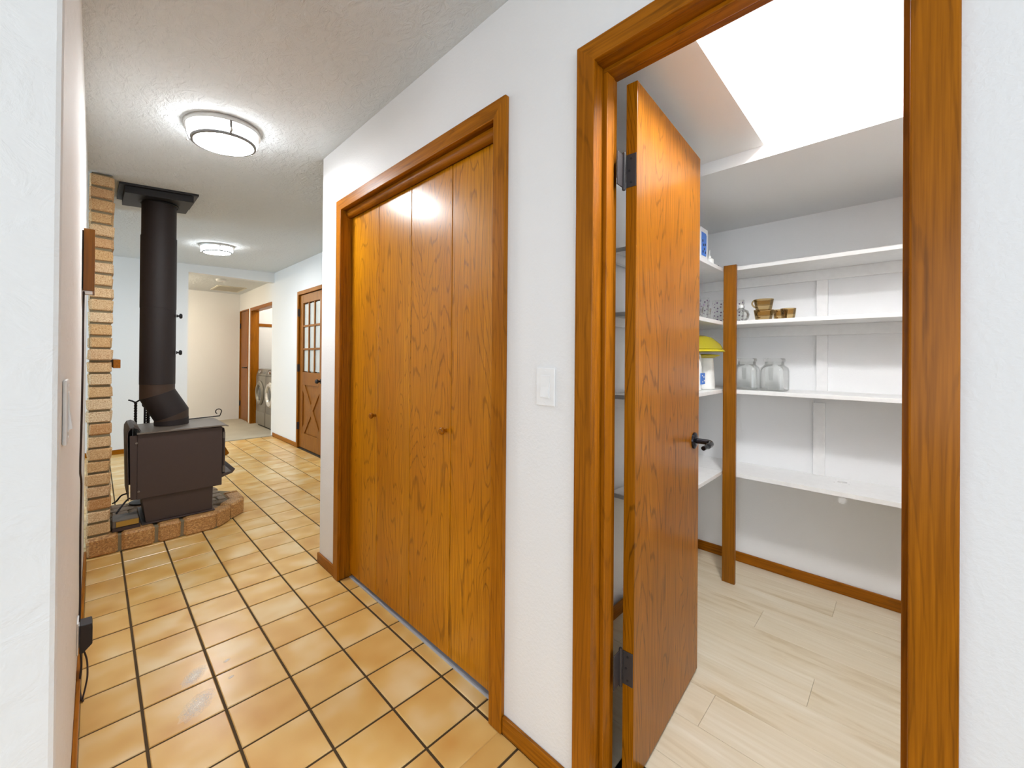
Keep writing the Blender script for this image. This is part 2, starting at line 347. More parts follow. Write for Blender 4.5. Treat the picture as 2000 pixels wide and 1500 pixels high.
# main ceiling: gently uneven sheet
bm = bmesh.new()
def sheet(x0, x1, y0, y1, nx, ny, fz, bm):
    g = [[bm.verts.new((x0 + (x1 - x0) * i / nx, y0 + (y1 - y0) * j / ny, fz(x0 + (x1 - x0) * i / nx, y0 + (y1 - y0) * j / ny))) for j in range(ny + 1)] for i in range(nx + 1)]
    for i in range(nx):
        for j in range(ny): bm.faces.new((g[i][j], g[i][j + 1], g[i + 1][j + 1], g[i + 1][j]))
sheet(-3.6, -.2, -2.6, 7.2, 1, 12, ceil, bm); sheet(-.2, .96, -2.6, 2.6, 4, 8, ceil, bm); sheet(-.2, 2.0, 2.6, 7.14, 6, 10, ceil, bm); sheet(.955, 2.0, 2.5, 2.6, 2, 1, ceil, bm)
o = struct('ceiling', bm, 'ceiling', 'rough textured off-white corridor ceiling', 'ceiling')
md = o.modifiers.new('thick', 'SOLIDIFY'); md.thickness = .06; md.offset = -1
bm = B(-.65, 2.1, 7.15, 9.6, 2.47, 2.53)
struct('ceiling_hallway', bm, 'ceiling', 'tan lit textured ceiling of the carpeted hallway', 'ceiling')

# ------------------------------------------------------------------ floors
GLINT_MARKS = [(.262, 1.80, .075, .042, .85), (.277, 1.972, .06, .032, .9), (.384, 1.98, .015, .009, .5), (.376, 1.866, .012, .007, .4)]
GP, GX, GY, TS = .2068, .1241, 3.3628, .1985
fl = struct('floor', B(-3.6, 2.05, -2.6, 7.1, -.08, -.0035), 'grout', 'tan glazed tile floor with dark grout lines', 'floor')
regions = [(-.45, .957, -.35, .965), (-.028, .957, .965, 2.543), (.957, 1.035, 1.012, 2.25), (-.028, 1.932, 2.543, 3.53), (-.45, 1.932, 3.53, 7.1)]
def tile_bm(lx0, lx1, ly0, ly1, e=.0022, h=.008):
    bm = bmesh.new()
    a = [bm.verts.new(p) for p in ((lx0, ly0, -h), (lx1, ly0, -h), (lx1, ly1, -h), (lx0, ly1, -h))]
    m1 = [bm.verts.new(p) for p in ((lx0, ly0, -e), (lx1, ly0, -e), (lx1, ly1, -e), (lx0, ly1, -e))]
    c_ = [bm.verts.new(p) for p in ((lx0 + e, ly0 + e, 0), (lx1 - e, ly0 + e, 0), (lx1 - e, ly1 - e, 0), (lx0 + e, ly1 - e, 0))]
    for i in range(4):
        j = (i + 1) % 4; bm.faces.new((a[i], a[j], m1[j], m1[i])); bm.faces.new((m1[i], m1[j], c_[j], c_[i]))
    bm.faces.new(c_); return bm
tiles = []
for rx0, rx1, ry0, ry1 in regions:
    for k in range(-6, 12):
        for n in range(-22, 22):
            x0, x1 = GX + k * GP + .0042, GX + (k + 1) * GP - .0042; y0, y1 = GY - (n + 1) * GP + .0042, GY - n * GP - .0042
            if y0 < ry0 - GP and ry0 > 0: continue
            X0, X1, Y0, Y1 = max(x0, rx0), min(x1, rx1), max(y0, ry0), min(y1, ry1)
            if X1 - X0 < .02 or Y1 - Y0 < .02: continue
            if X0 > -.02 and X1 < .62 and Y0 > 3.58 and Y1 < 4.35: continue      # under the hearth
            if X1 < 0 and Y0 > 3.53 and Y1 < 4.6: continue
            tiles.append((X0, X1, Y0, Y1))
tiles.sort(key=lambda q: math.hypot((q[0] + q[1]) / 2, (q[2] + q[3]) / 2) + (4 if q[3] < .55 else 0) + (3 if q[1] < 0 else 0))
me_full = None; rest = bmesh.new()
for i, (X0, X1, Y0, Y1) in enumerate(tiles):
    cx, cy = (X0 + X1) / 2, (Y0 + Y1) / 2
    if i >= 298:
        t0 = tile_bm(X0, X1, Y0, Y1); tmp = bpy.data.meshes.new('tmp'); t0.to_mesh(tmp); t0.free(); rest.from_mesh(tmp); bpy.data.meshes.remove(tmp); continue
    if abs(X1 - X0 - TS) < .003 and abs(Y1 - Y0 - TS) < .003:
        if me_full is None:
            o = obj('tile', tile_bm(-TS / 2, TS / 2, -TS / 2, TS / 2), 'tile', fl); me_full = o.data
        else: o = bpy.data.objects.new('tile', me_full); C.objects.link(o); o.parent = fl
        o.location = (cx, cy, 0)
    else: obj('tile', tile_bm(X0 - cx, X1 - cx, Y0 - cy, Y1 - cy), 'tile', fl, loc=(cx, cy, 0))
if len(rest.verts):
    o = obj('distant_tiles', rest, 'tile', fl); o['kind'] = 'stuff'
else: rest.free()
# lamp reflection on shiny worn patches of near tile, painted as whitish marks
m, t, b = nt('whitish_lamp_glint'); out = t.nodes['Material Output']; b.inputs['Base Color'].default_value = (.92, .88, .78, 1); b.inputs['Roughness'].default_value = .3
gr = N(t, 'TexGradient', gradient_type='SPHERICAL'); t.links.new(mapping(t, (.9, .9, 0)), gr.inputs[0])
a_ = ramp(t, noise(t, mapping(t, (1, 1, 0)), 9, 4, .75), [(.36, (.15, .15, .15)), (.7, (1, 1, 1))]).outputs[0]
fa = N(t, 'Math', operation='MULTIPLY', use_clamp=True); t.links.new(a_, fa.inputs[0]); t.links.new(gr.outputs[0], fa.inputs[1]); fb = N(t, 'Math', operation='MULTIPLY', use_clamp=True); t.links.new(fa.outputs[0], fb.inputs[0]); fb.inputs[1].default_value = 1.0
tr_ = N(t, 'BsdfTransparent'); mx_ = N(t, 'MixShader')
t.links.new(fb.outputs[0], mx_.inputs[0]); t.links.new(tr_.outputs[0], mx_.inputs[1]); t.links.new(b.outputs[0], mx_.inputs[2]); t.links.new(mx_.outputs[0], out.inputs[0]); M_['lamp_glint'] = m
for px_, py_, ra, rb, rot in GLINT_MARKS:
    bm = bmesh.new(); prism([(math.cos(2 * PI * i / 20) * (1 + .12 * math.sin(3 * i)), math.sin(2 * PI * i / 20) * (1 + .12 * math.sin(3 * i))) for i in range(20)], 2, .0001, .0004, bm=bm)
    o = obj('glint_mark', bm, 'lamp_glint', fl, loc=(px_, py_, 0)); o.scale = (ra, rb, 1); o.rotation_euler = (0, 0, rot)
struct('floor_carpet', B(-.6, 2.1, 7.1, 9.5, -.05, .006), 'carpet', 'beige carpet floor of the far hallway', 'floor')
struct('floor_laundry', B(2.1, 2.85, 7.2, 8.7, -.05, .004), 'carpet', 'floor inside the laundry closet', 'floor')
struct('floor_closet', B(1.035, 1.6, 1.07, 2.43, -.05, -.001), 'shelf', 'pale closet floor behind the folding doors', 'floor')
pf = struct('floor_pantry', B(1.0, PX, PY0, PY1 - .03, -.06, -.004), 'plank', 'pale wood-look plank floor of the pantry', 'floor')
x = 1.0; kk = 0
while x < PX - .02:
    x1 = min(x + .178, PX - .002); y = PY0 + (-.9, -.35, -.65, -.1)[kk % 4]
    while y < PY1 - .03:
        y1 = y + 1.2
        a, b_ = max(y, PY0 + .001, -.019 if x < 1.075 else -9), min(y1, PY1 - .031, .63 if x < 1.075 else 9)
        if b_ - a > .02:
            xa = x if x > 1.01 else 1.0
            if x < 1.075:
                obj('plank', tile_bm(-(x1 - xa) / 2 + .0004, (x1 - xa) / 2 - .0004, -(b_ - a) / 2 + .0004, (b_ - a) / 2 - .0004, .0007, .006), 'plank', pf, loc=((xa + x1) / 2, (a + b_) / 2, .0))
            else:
                obj('plank', tile_bm(-(x1 - x) / 2 + .0004, (x1 - x) / 2 - .0004, -(b_ - a) / 2 + .0004, (b_ - a) / 2 - .0004, .0007, .006), 'plank', pf, loc=((x + x1) / 2, (a + b_) / 2, .0))
        y = y1
    x = x1 if kk else 1.076; kk += 1

# ------------------------------------------------------------------ trims and baseboards
def casing(name, label, plane, y0, y1, ztop, cw, th, into, mt='trim', side=-1, jamb=True, stop=None):
    """casing round an opening in a wall x=plane; opening spans y0..y1 up to ztop"""
    t = thing(name, label, 'door trim', kind='structure')
    xa, xb = plane + side * th, plane
    for s, yy in ((-1, y0), (1, y1)):
        a, b_ = (yy - cw, yy) if s < 0 else (yy, yy + cw)
        bm = prism([(xa, a), (xb, a), (xb, b_), (xa, b_)], 2, .001, ztop + cw - .0003, .003)
        bmesh.ops.bisect_plane(bm, geom=bm.verts[:] + bm.edges[:] + bm.faces[:], plane_co=(0, yy, ztop), plane_no=(0, -s, 1), clear_outer=True)
        bmesh.ops.holes_fill(bm, edges=[e for e in bm.edges if e.is_boundary]); obj('side_casing', bm, mt + 'Z', t)
    bm = B(xa, xb, y0 - cw, y1 + cw, ztop, ztop + cw, bev=.003)
    for s, yy in ((-1, y0), (1, y1)):
        bmesh.ops.bisect_plane(bm, geom=bm.verts[:] + bm.edges[:] + bm.faces[:], plane_co=(0, yy, ztop), plane_no=(0, s, -1), clear_outer=True)
        bmesh.ops.holes_fill(bm, edges=[e for e in bm.edges if e.is_boundary])
    obj('head_casing', bm, mt + 'Y', t)
    if jamb:
        j = .014; r = .005
        for s, yy in ((-1, y0), (1, y1)):
            a, b_ = sorted((yy + s * r, yy + s * (r + j))); obj('side_jamb', B(plane - .004, into, a, b_, .001, ztop + r, bev=.002), mt + 'Z', t)
        obj('head_jamb', B(plane - .004, into, y0 - r - j, y1 + r + j, ztop + r, ztop + r + j - .001, bev=.002), mt + 'Y', t)
    if stop:
        sx0, sx1, sp = stop
        obj('door_stop', B(sx0, sx1, y1 + .005 - sp, y1 + .0049, .001, ztop + .0045 - sp, bev=.002), mt + 'Z', t)
        obj('door_stop', B(sx0, sx1, y0 - .0049, y0 - .005 + sp, .001, ztop + .0045 - sp, bev=.002), mt + 'Z', t)
        obj('head_stop', B(sx0, sx1, y0 - .0049, y1 + .0049, ztop + .005 - sp, ztop + .0049, bev=.002), mt + 'Y', t)
    return t
casing('trim_1', 'stained wood casing round the open pantry doorway', W, -.004, .610, 2.057, .058, .018, 1.072, stop=(.995, 1.034, .013))
casing('trim_2', 'stained wood casing round the folding closet doors', W, 1.012, 2.246, 2.057, .06, .018, 1.06)
casing('trim_3', 'brown casing round the nine-pane door', 1.945, 5.14, 5.968, 2.085, .05, .014, 2.05)
casing('trim_4', 'brown casing round the laundry closet opening', 2.0, 7.24, 8.63, 2.075, .06, .014, 2.12)
casing('trim_5', 'narrow brown casing round the closed hallway door', 2.0, 8.86, 9.45, 2.115, .022, .012, 2.09)
# rounded valance board over the folding doors
bm = bmesh.new(); prism([(.972, 2.058), (.972, 2.04), (.978, 2.028), (.990, 2.022), (1.0, 2.024), (1.003, 2.058)], 1, 1.0075, 2.2495, bm=bm)
struct('trim_6', bm, 'trimY', 'rounded wood valance above the folding closet doors', 'trim', True)
def baseboard(name, label, x0, x1, y0, y1, h, ax): struct(name, B(x0, x1, y0, y1, .0005, h, bev=.003), 'trim' + ax, label, 'baseboard')
BH = .058
baseboard('baseboard_right', 'low brown baseboard between closet casing and pantry casing', W - .012, W - .0002, .6685, .951, BH, 'Y')
baseboard('baseboard_closet_corner', 'short brown baseboard at the corner beyond the closet', W - .012, W - .0002, 2.307, 2.552, BH, 'Y')
baseboard('baseboard_left', 'brown baseboard along the left corridor wall', -.0398, -.028, .99, 3.54, BH, 'Y')
baseboard('baseboard_glazed_wall', 'brown baseboard left of the nine-pane door', 1.933, 1.9448, 6.019, 7.09, BH, 'Y')
baseboard('baseboard_far', 'brown baseboard of the far white wall behind the stove', -3.4, .885, 7.078, 7.0898, BH, 'X')
baseboard('baseboard_pantry', 'brown baseboard along the pantry back wall', PX - .013, PX - .0002, PY0, PY1 - .03, .06, 'Y')
baseboard('baseboard_pantry_side', 'brown baseboard of the pantry side wall behind the door', 1.075, PX - .014, PY1 - .043, PY1 - .0302, .06, 'X')
baseboard('baseboard_near', 'baseboard under the rough wall at the left edge', -3.4, -.1, .973, .9848, BH, 'X')

# ------------------------------------------------------------------ folding closet doors (door_2)
d2 = thing('door_2', 'four-panel folding closet door of glossy orange-brown wood', 'closet door', (0, 0, 0), kind='structure')
edges = [2.248, 1.934, 1.628, 1.322, 1.010]
for i in range(4):
    a, b_ = edges[i + 1] + .0018, edges[i] - .0018
    p = obj('panel', B(-.014, .014, -(b_ - a) / 2, (b_ - a) / 2, -1.0, 1.0, bev=.002), 'bifold', d2, loc=(1.021, (a + b_) / 2, 1.028))
    ky = {0: 1.955 - (a + b_) / 2, 2: 1.352 - (a + b_) / 2}.get(i)
    if ky is not None:
        k = obj('knob', lathe([(0, -.034), (.010, -.033), (.0155, -.027), (.0155, -.022), (.009, -.014), (.0065, -.006), (.0085, 0), (.0, 0)], 20, (-.0139, ky, -.085), axis=0), 'trimX', p, True)
tr = struct('trim_7', B(1.006, 1.034, 1.02, 2.24, .0003, .008), 'track', 'grey floor track under the folding closet doors', 'track')

# ------------------------------------------------------------------ pantry door (door_1)
ang = math.radians(3.4)
d1 = thing('door_1', 'flat glossy wooden pantry door standing open into the pantry', 'door', (1.083, .556, 0), ang, kind='structure')
obj('leaf', B(0, .602, 0, .034, .012, 2.047, bev=.0015), 'slab', d1)
for zc in (1.79, .345):
    h = obj('hinge', B(-.0025, -.0002, .0015, .0325, zc - .048, zc + .048, bev=.0008), 'hinge', d1)
    obj('hinge_leaf', B(-.046, -.004, .0375, .0405, zc - .048, zc + .048, bev=.0008), 'hinge', h)
    obj('hinge_pin', lathe([(0, -.056), (.0045, -.055), (.0055, -.05), (.0055, .05), (.0045, .055), (0, .056)], 14, (-.0075, .0365, zc)), 'hinge', h, True)
    for dz in (-.034, 0, .034): obj('screw', lathe([(0, 0), (.0034, 0), (.0034, -.0008), (0, -.0012)], 10, (-.0026, .022 - abs(dz) * .15, zc + dz), axis=0), 'black', h)
hd = obj('rosette', lathe([(0, -.012), (.02, -.011), (.031, -.006), (.032, 0), (0, 0)], 28, (.541, -.0002, .928), axis=1), 'lever', d1, True)
obj('handle', tube(smooth_path([(.541, -.010, .928), (.541, -.045, .928), (.538, -.058, .927), (.520, -.066, .925), (.48, -.066, .924), (.442, -.062, .922)]), [.0105] * 12 + [.011] * 8 + [.0105] * 5 + [.008] * 6, 14), 'lever', hd, True)
obj('rear_rosette', lathe([(0, 0), (.032, 0), (.031, .006), (.02, .011), (0, .012)], 28, (.541, .0342, .928), axis=1), 'lever', d1, True)
obj('strike_plate', B(.6021, .603, .006, .028, .90, .956), 'lever', d1)

# ------------------------------------------------------------------ nine-pane door (door_3)
d3 = thing('door_3', 'wooden door with nine small panes and a crossbuck panel', 'door', kind='structure')
YA, YB, XF, XR = 5.148, 5.960, 1.957, 1.997
def dbox(name, y0, y1, z0, z1, x0=XF, x1=XR, mt='farwood', par=d3, bev=.003): return obj(name, B(x0, x1, y0, y1, z0, z1, bev=bev), mt, par)
dbox('stile', YB - .105, YB, .015, 2.08); dbox('stile', YA, YA + .115, .015, 2.08)
dbox('top_rail', YA + .115, YB - .105, 1.965, 2.08); dbox('middle_rail', YA + .115, YB - .105, .865, 1.035); dbox('bottom_rail', YA + .115, YB - .105, .015, .215)
gy0, gy1, gz0, gz1 = YA + .115, YB - .105, 1.035, 1.965
for i in (1, 2):
    yy = gy0 + (gy1 - gy0) * i / 3; dbox('upright_bar', yy - .014, yy + .014, gz0, gz1, XF + .003, XR - .003)
    zz = gz0 + (gz1 - gz0) * i / 3
    for k in range(3): dbox('cross_bar', gy0 + (gy1 - gy0) * k / 3 + .014 * (k > 0), gy0 + (gy1 - gy0) * (k + 1) / 3 - .014 * (k < 2), zz - .013, zz + .013, XF + .003, XR - .003)
for i in range(3):
    for k in range(3):
        obj('pane', B(XF + .018, XF + .022, gy0 + (gy1 - gy0) * i / 3 + .015, gy0 + (gy1 - gy0) * (i + 1) / 3 - .015, gz0 + (gz1 - gz0) * k / 3 + .014, gz0 + (gz1 - gz0) * (k + 1) / 3 - .014), 'pane', d3)
dbox('lower_panel', gy0, gy1, .215, .865, XF + .016, XR - .012)
L0, L1 = Vector((gy0, .215)), Vector((gy1, .865))
for (a, b_) in (((gy0, .215), (gy1, .865)), ((gy1, .215), (gy0, .865))):
    a, b_ = Vector(a), Vector(b_); d_ = (b_ - a).normalized(); n_ = Vector((-d_.y, d_.x)) * .05
    bm = prism([a + n_ - d_ * .06, b_ + n_ + d_ * .06, b_ - n_ + d_ * .06, a - n_ - d_ * .06], 0, XF + (.003 if a.x < b_.x else .0042), XF + .0155)
    for co, no in (((0, gy0, 0), (0, -1, 0)), ((0, gy1, 0), (0, 1, 0)), ((0, 0, .215), (0, 0, -1)), ((0, 0, .865), (0, 0, 1))):
        bmesh.ops.bisect_plane(bm, geom=bm.verts[:] + bm.edges[:] + bm.faces[:], plane_co=co, plane_no=no, clear_outer=True)
        bmesh.ops.holes_fill(bm, edges=[e for e in bm.edges if e.is_boundary])
    obj('cross_brace', bm, 'farwood', d3)
obj('knob', lathe([(0, -.07), (.018, -.068), (.028, -.055), (.027, -.042), (.014, -.03), (.011, -.012), (.03, -.006), (.031, 0), (0, 0)], 20, (XF - .0002, YA + .06, .938), axis=0), 'black', d3, True)
for zc in (1.845, 1.09, .30): obj('hinge', B(1.9275, 1.9565, YB + .003, YB + .02, zc - .05, zc + .05), 'hinge', d3)
struct('window_2', B(2.02, 2.03, 5.15, 5.96, .02, 2.08), 'curtain', 'pale blind hanging behind the nine-pane door', 'blind')

# ------------------------------------------------------------------ closed hallway door (door_4)
d4 = thing('door_4', 'closed brown hallway door beside the laundry closet', 'door', kind='structure')
obj('leaf', B(2.006, 2.04, 8.864, 9.446, .012, 2.11, bev=.002), 'farwood', d4)
hh = obj('rosette', lathe([(0, -.01), (.024, -.009), (.026, 0), (0, 0)], 18, (2.0058, 8.925, 1.03), axis=0), 'black', d4, True)
obj('handle', tube([(2.0, 8.925, 1.03), (1.955, 8.925, 1.03), (1.95, 8.95, 1.03), (1.95, 9.05, 1.03)], .011), 'black', hh, True)
for zc in (1.84, .32): obj('hinge', B(1.986, 2.005, 9.435, 9.45, zc - .05, zc + .05), 'black', d4)

# ------------------------------------------------------------------ brick wall behind the stove
bw = thing('wall_hearth', 'narrow weathered brick wall beside the wood stove', 'brick wall', kind='structure')
BX0, BX1, BY0, BY1 = -.034, .073, 3.552, 4.5
bmv = []
def brick_mesh(sd):
    rnd = random.Random(sd); bm = bmesh.new(); bmesh.ops.create_cube(bm, size=1)
    bmesh.ops.bevel(bm, geom=bm.edges[:], offset=.1, segments=1, affect='EDGES')
    for v_ in bm.verts: v_.co += Vector([rnd.uniform(-.03, .03) for _ in range(3)])
    me = bpy.data.meshes.new('brick'); bm.to_mesh(me); bm.free(); return me
BM = [brick_mesh(i) for i in range(5)]
for me in BM: me.materials.append(M_['brick'])
BMH = [brick_mesh(i + 20) for i in range(4)]
for me in BMH: me.materials.append(M_['hearth'])
BMP = [brick_mesh(i + 40) for i in range(4)]
for me in BMP: me.materials.append(M_['paver'])
def brick(parent, meshes, x0, x1, y0, y1, z0, z1, rz=0, name='brick'):
    o = bpy.data.objects.new(name, random.choice(meshes)); C.objects.link(o); o.parent = parent
    o.location = ((x0 + x1) / 2, (y0 + y1) / 2, (z0 + z1) / 2); o.scale = (x1 - x0, y1 - y0, z1 - z0); o.rotation_euler = (0, 0, rz); return o
obj('mortar', B(BX0 + .008, BX1 - .007, BY0 + .012, BY1, .118, ceil(0, 3.5) - .0005), 'mortar', bw)
pitch = .0767
for i in range(30):
    z0 = .060 + i * pitch; z1 = z0 + pitch - .0105
    mant = i == 15
    y = BY0; ln = [.19, .095][i % 2]
    first = True
    while y < BY1 - .03:
        y1 = min(y + ln, BY1)
        if y1 > BY0 + .5 and not first and y > BY0 + .9: break
        jl, jr = random.uniform(-.004, .008), random.uniform(-.003, .003)
        brick(bw, BM, BX0 + (jl if first else 0) - (.004 if mant else 0), BX1 + jr, y + random.uniform(-.004, .002) - (.016 if mant and first else 0), y1 - .01, max(z0, .062), z1)
        y = y1; ln = .2; first = False
mantel = tag(obj('mantel', prism([(BX1 + .005, 1.214), (BX1 + .038, 1.214), (BX1 + .038, 1.160), (BX1 + .005, 1.160)], 1, 3.555, 4.45, .002), 'trimY'), 'small brown wooden mantel ledge on the brick wall', 'mantel')

# ------------------------------------------------------------------ hearth
HZ = .115
he = thing('hearth', 'low brick hearth with cut corners under the stove', 'hearth')
HB = 4.30
obj('mortar_bed', prism([(-.03, 3.562), (.616, 3.562), (.827, 3.795), (.827, HB - .25), (.62, HB - .012), (-.03, HB - .012)], 2, .0005, HZ - .012), 'mortar', he)
xs = [-.036, .118, .292, .424, .624]
for a, b_ in zip(xs, xs[1:]):
    brick(he, BMH, a + .007, b_ - .007, 3.547, 3.655, .001, HZ - (.055 if a < 0 else 0) * 0)
c0, c1 = Vector((.626, 3.547)), Vector((.843, 3.786)); d_ = (c1 - c0).normalized(); ang2 = math.atan2(d_.y, d_.x); L = (c1 - c0).length; n_ = Vector((-d_.y, d_.x))
for a, b_ in ((.006, .155), (.167, L - .004)):
    mid = c0 + d_ * (a + b_) / 2 + n_ * .054
    o = bpy.data.objects.new('brick', random.choice(BMH)); C.objects.link(o); o.parent = he; o.location = (mid.x, mid.y, HZ / 2); o.scale = (b_ - a, .105, HZ); o.rotation_euler = (0, 0, ang2)
y = 3.80
while y < HB - .26: y1 = min(y + .2, HB - .26); brick(he, BMH, .742, .843, y + .005, y1 - .005, .001, HZ); y = y1
# paving bricks on top
for r_ in range(6):
    y0 = 3.664 + r_ * .103; x = .078 - (r_ % 2) * .1
    while x < .735:
        x1 = x + .2; a, b_ = max(x, .08) + .005, min(x1, .735 - (max(0, 3.75 - y0) * .9)) - .005
        if b_ - a > .04: brick(he, BMP, a, b_, y0 + .005, y0 + .098, HZ - .045, HZ - .001, name='paver')
        x = x1

# ------------------------------------------------------------------ wood stove
st = thing('wood_stove', 'squat brown-black steel wood stove on the brick hearth', 'stove', (0, 0, 0))
SY0, SY1 = 3.612, 4.06
obj('base_plate', B(.222, .617, SY0 - .004, SY1 - .02, HZ + .003, HZ + .011, bev=.003), 'steel', st)
obj('pedestal', prism([(.243, HZ + .011), (.602, HZ + .011), (.607, .292), (.222, .292)], 1, SY0 + .015, SY1 - .04, .003), 'steel', st)
obj('firebox', B(.196, .657, SY0, SY1, .2925, .722, bev=.004), 'steel', st)
top = prism([(.193, .724), (.193, .733), (.655, .737), (.675, .736), (.692, .728), (.690, .722), (.672, .728), (.655, .7285)], 1, SY0 - .022, SY1 + .015)
obj('top_plate', top, 'steel_top', st)
bm = bmesh.new()
pr = [(.166, .296), (.1955, .296), (.1955, .715), (.160, .715)]
prism(pr, 1, SY0 + .001, SY0 + .006, bm=bm)
obj('jacket_side', bm, 'steel', st)
obj('jacket_side', prism(pr, 1, SY1 - .006, SY1 - .001), 'steel', st)
prof = [(.155, .296), (.146, .70), (.148, .742), (.160, .766), (.182, .772), (.205, .760), (.214, .742), (.2105, .740), (.200, .754), (.182, .7655), (.163, .760), (.152, .740), (.1505, .70), (.1595, .296)]
obj('rear_jacket', prism(prof, 1, SY0 + .0, SY1 - .0), 'steel', st, True)
for zc in (.665, .345): obj('bolt', lathe([(0, -.006), (.006, -.005), (.007, 0), (0, 0)], 10, (.192 if zc > .5 else .205, SY0 + .0, zc), axis=1), 'steel_top', st)
dr = obj('fire_door', prism([(3.655, .36), (4.02, .36), (4.02, .665), (3.985, .70), (3.69, .70), (3.655, .665)], 0, .6575, .684, .003), 'steel', st)
obj('door_glass', prism([(3.70, .43), (3.975, .43), (3.975, .63), (3.95, .655), (3.725, .655), (3.70, .63)], 0, .6842, .6865), 'darkglass', dr)
for zc in (.655, .405): obj('hinge_barrel', lathe([(0, -.024), (.009, -.023), (.009, .023), (0, .024)], 12, (.672, 3.638, zc)), 'steel_top', dr, True)
obj('hinge_rod', tube([(.672, 3.638, .42), (.672, 3.638, .64)], .006), 'steel', dr, True)
obj('door_handle', prism([(.6845, .575), (.704, .535), (.722, .500), (.718, .490), (.6845, .475)], 1, 3.72, 3.75, .003), 'trimZ', dr)
obj('ash_lip', prism([(.6575, .345), (.725, .367), (.742, .392), (.738, .396), (.720, .378), (.6575, .372)], 1, SY0 + .012, SY1 - .01), 'steel', st)
obj('air_control_rod', tube(smooth_path([(.165, 3.66, .300), (.145, 3.63, .292), (.118, 3.60, .262), (.100, 3.585, .235)]), .005, 8), 'iron', st, True)
obj('air_control_rod', tube(smooth_path([(.165, 3.80, .300), (.130, 3.78, .298), (.105, 3.76, .27), (.085, 3.75, .262)]), .005, 8), 'iron', st, True)
# blower box on the hearth
bl = thing('stove_blower', 'small blower box with a brass front behind the stove pedestal', 'blower', (0, 0, 0))
obj('housing', B(.083, .206, 3.60, 3.74, HZ + .026, .185, bev=.003), 'steel_top', bl)
obj('brass_plate', B(.1, .207, 3.593, 3.5995, HZ + .030, .178, bev=.001), 'brass', bl)
obj('bracket', B(.083, .215, 3.598, 3.75, HZ + .0008, HZ + .0255, bev=.002), 'steel', bl)
# stove pipe
sp = thing('stovepipe', 'tall dark stovepipe with an offset elbow rising to the ceiling', 'stovepipe', (0, 0, 0))
PXc, PYc, R_ = .315, 3.885, .0985; LX = .396
def ring_tube(sections, rad, seg=36):
    bm = bmesh.new(); rings = []
    for (cx, cz, nx) in sections:   # centre x, z and tilt (dz/dx)
        rings.append([bm.verts.new((cx + rad * math.cos(2 * PI * i / seg), PYc + rad * math.sin(2 * PI * i / seg), cz + nx * rad * math.cos(2 * PI * i / seg))) for i in range(seg)])
    fs = []
    for a, b_ in zip(rings, rings[1:]):
        for i in range(seg): fs.append(bm.faces.new((a[i], b_[i], b_[(i + 1) % seg], a[(i + 1) % seg])))
    fs += [bm.faces.new(rings[0]), bm.faces.new(rings[-1])]; bmesh.ops.recalc_face_normals(bm, faces=fs); return bm
obj('lower_collar', ring_tube([(LX, .7375, 0), (LX, .775, .12)], R_ + .0015), 'pipe', sp, True)
obj('lower_gore', ring_tube([(LX, .7755, .12), (LX, .808, .42)], R_), 'pipe_rust', sp, True)
obj('elbow', ring_tube([(LX, .8085, .42), (PXc, .9645, .35)], R_), 'pipe', sp, True)
obj('upper_gore', ring_tube([(PXc, .965, .35), (PXc, 1.035, 0)], R_), 'pipe_rust', sp, True)
zj1, zj2, zt = 1.58, 2.095, ceil(.3, 3.88) - .052
obj('pipe_section', ring_tube([(PXc, 1.0355, 0), (PXc, zj1, 0)], R_ + .0015), 'pipe', sp, True)
obj('pipe_section', ring_tube([(PXc, zj1 + .0005, 0), (PXc, zj2, 0)], R_ + .0028), 'pipe', sp, True)
obj('pipe_section', ring_tube([(PXc, zj2 + .0005, 0), (PXc, zt + .02, 0)], R_ - .001), 'pipe', sp, True)
for zc in (1.535, 1.265): obj('damper_knob', lathe([(0, 0), (.011, .0), (.011, .004), (.006, .008), (.006, .014), (.017, .018), (.019, .026), (.014, .033), (0, .034)], 16, (PXc + R_ + .001, PYc - .03, zc), axis=0), 'black', sp, True)
cb = thing('ceiling_support_box', 'black square metal box where the stovepipe meets the ceiling', 'pipe support', (0, 0, 0))
cz = ceil(.3, 3.88)
bm = bmesh.new(); vs = []
for zz in (.0, -.014):
    vs.append([bm.verts.new((x_, y_, ceil(x_, y_) + zz - .0008)) for x_, y_ in ((.098, 3.668), (.512, 3.668), (.512, 4.10), (.098, 4.10))])
bm.faces.new(vs[0]); bm.faces.new(vs[1])
for i in range(4): bm.faces.new((vs[0][i], vs[0][(i + 1) % 4], vs[1][(i + 1) % 4], vs[1][i]))
bmesh.ops.recalc_face_normals(bm, faces=bm.faces[:]); obj('flange', bm, 'black', cb)
bm = bmesh.new(); vs = []
for zz in (-.0152, -.058):
    vs.append([bm.verts.new((x_, y_, ceil(x_, y_) + zz)) for x_, y_ in ((.125, 3.70), (.487, 3.70), (.487, 4.075), (.125, 4.075))])
bm.faces.new(vs[0]); bm.faces.new(vs[1])
for i in range(4): bm.faces.new((vs[0][i], vs[0][(i + 1) % 4], vs[1][(i + 1) % 4], vs[1][i]))
bmesh.ops.recalc_face_normals(bm, faces=bm.faces[:]); obj('housing', bm, 'black', cb)
obj('collar', lathe([(.112, 0), (.116, -.008), (.104, -.009), (.104, 0), (.112, 0)], 32, (PXc, PYc, cz - .060)), 'black', cb, True)
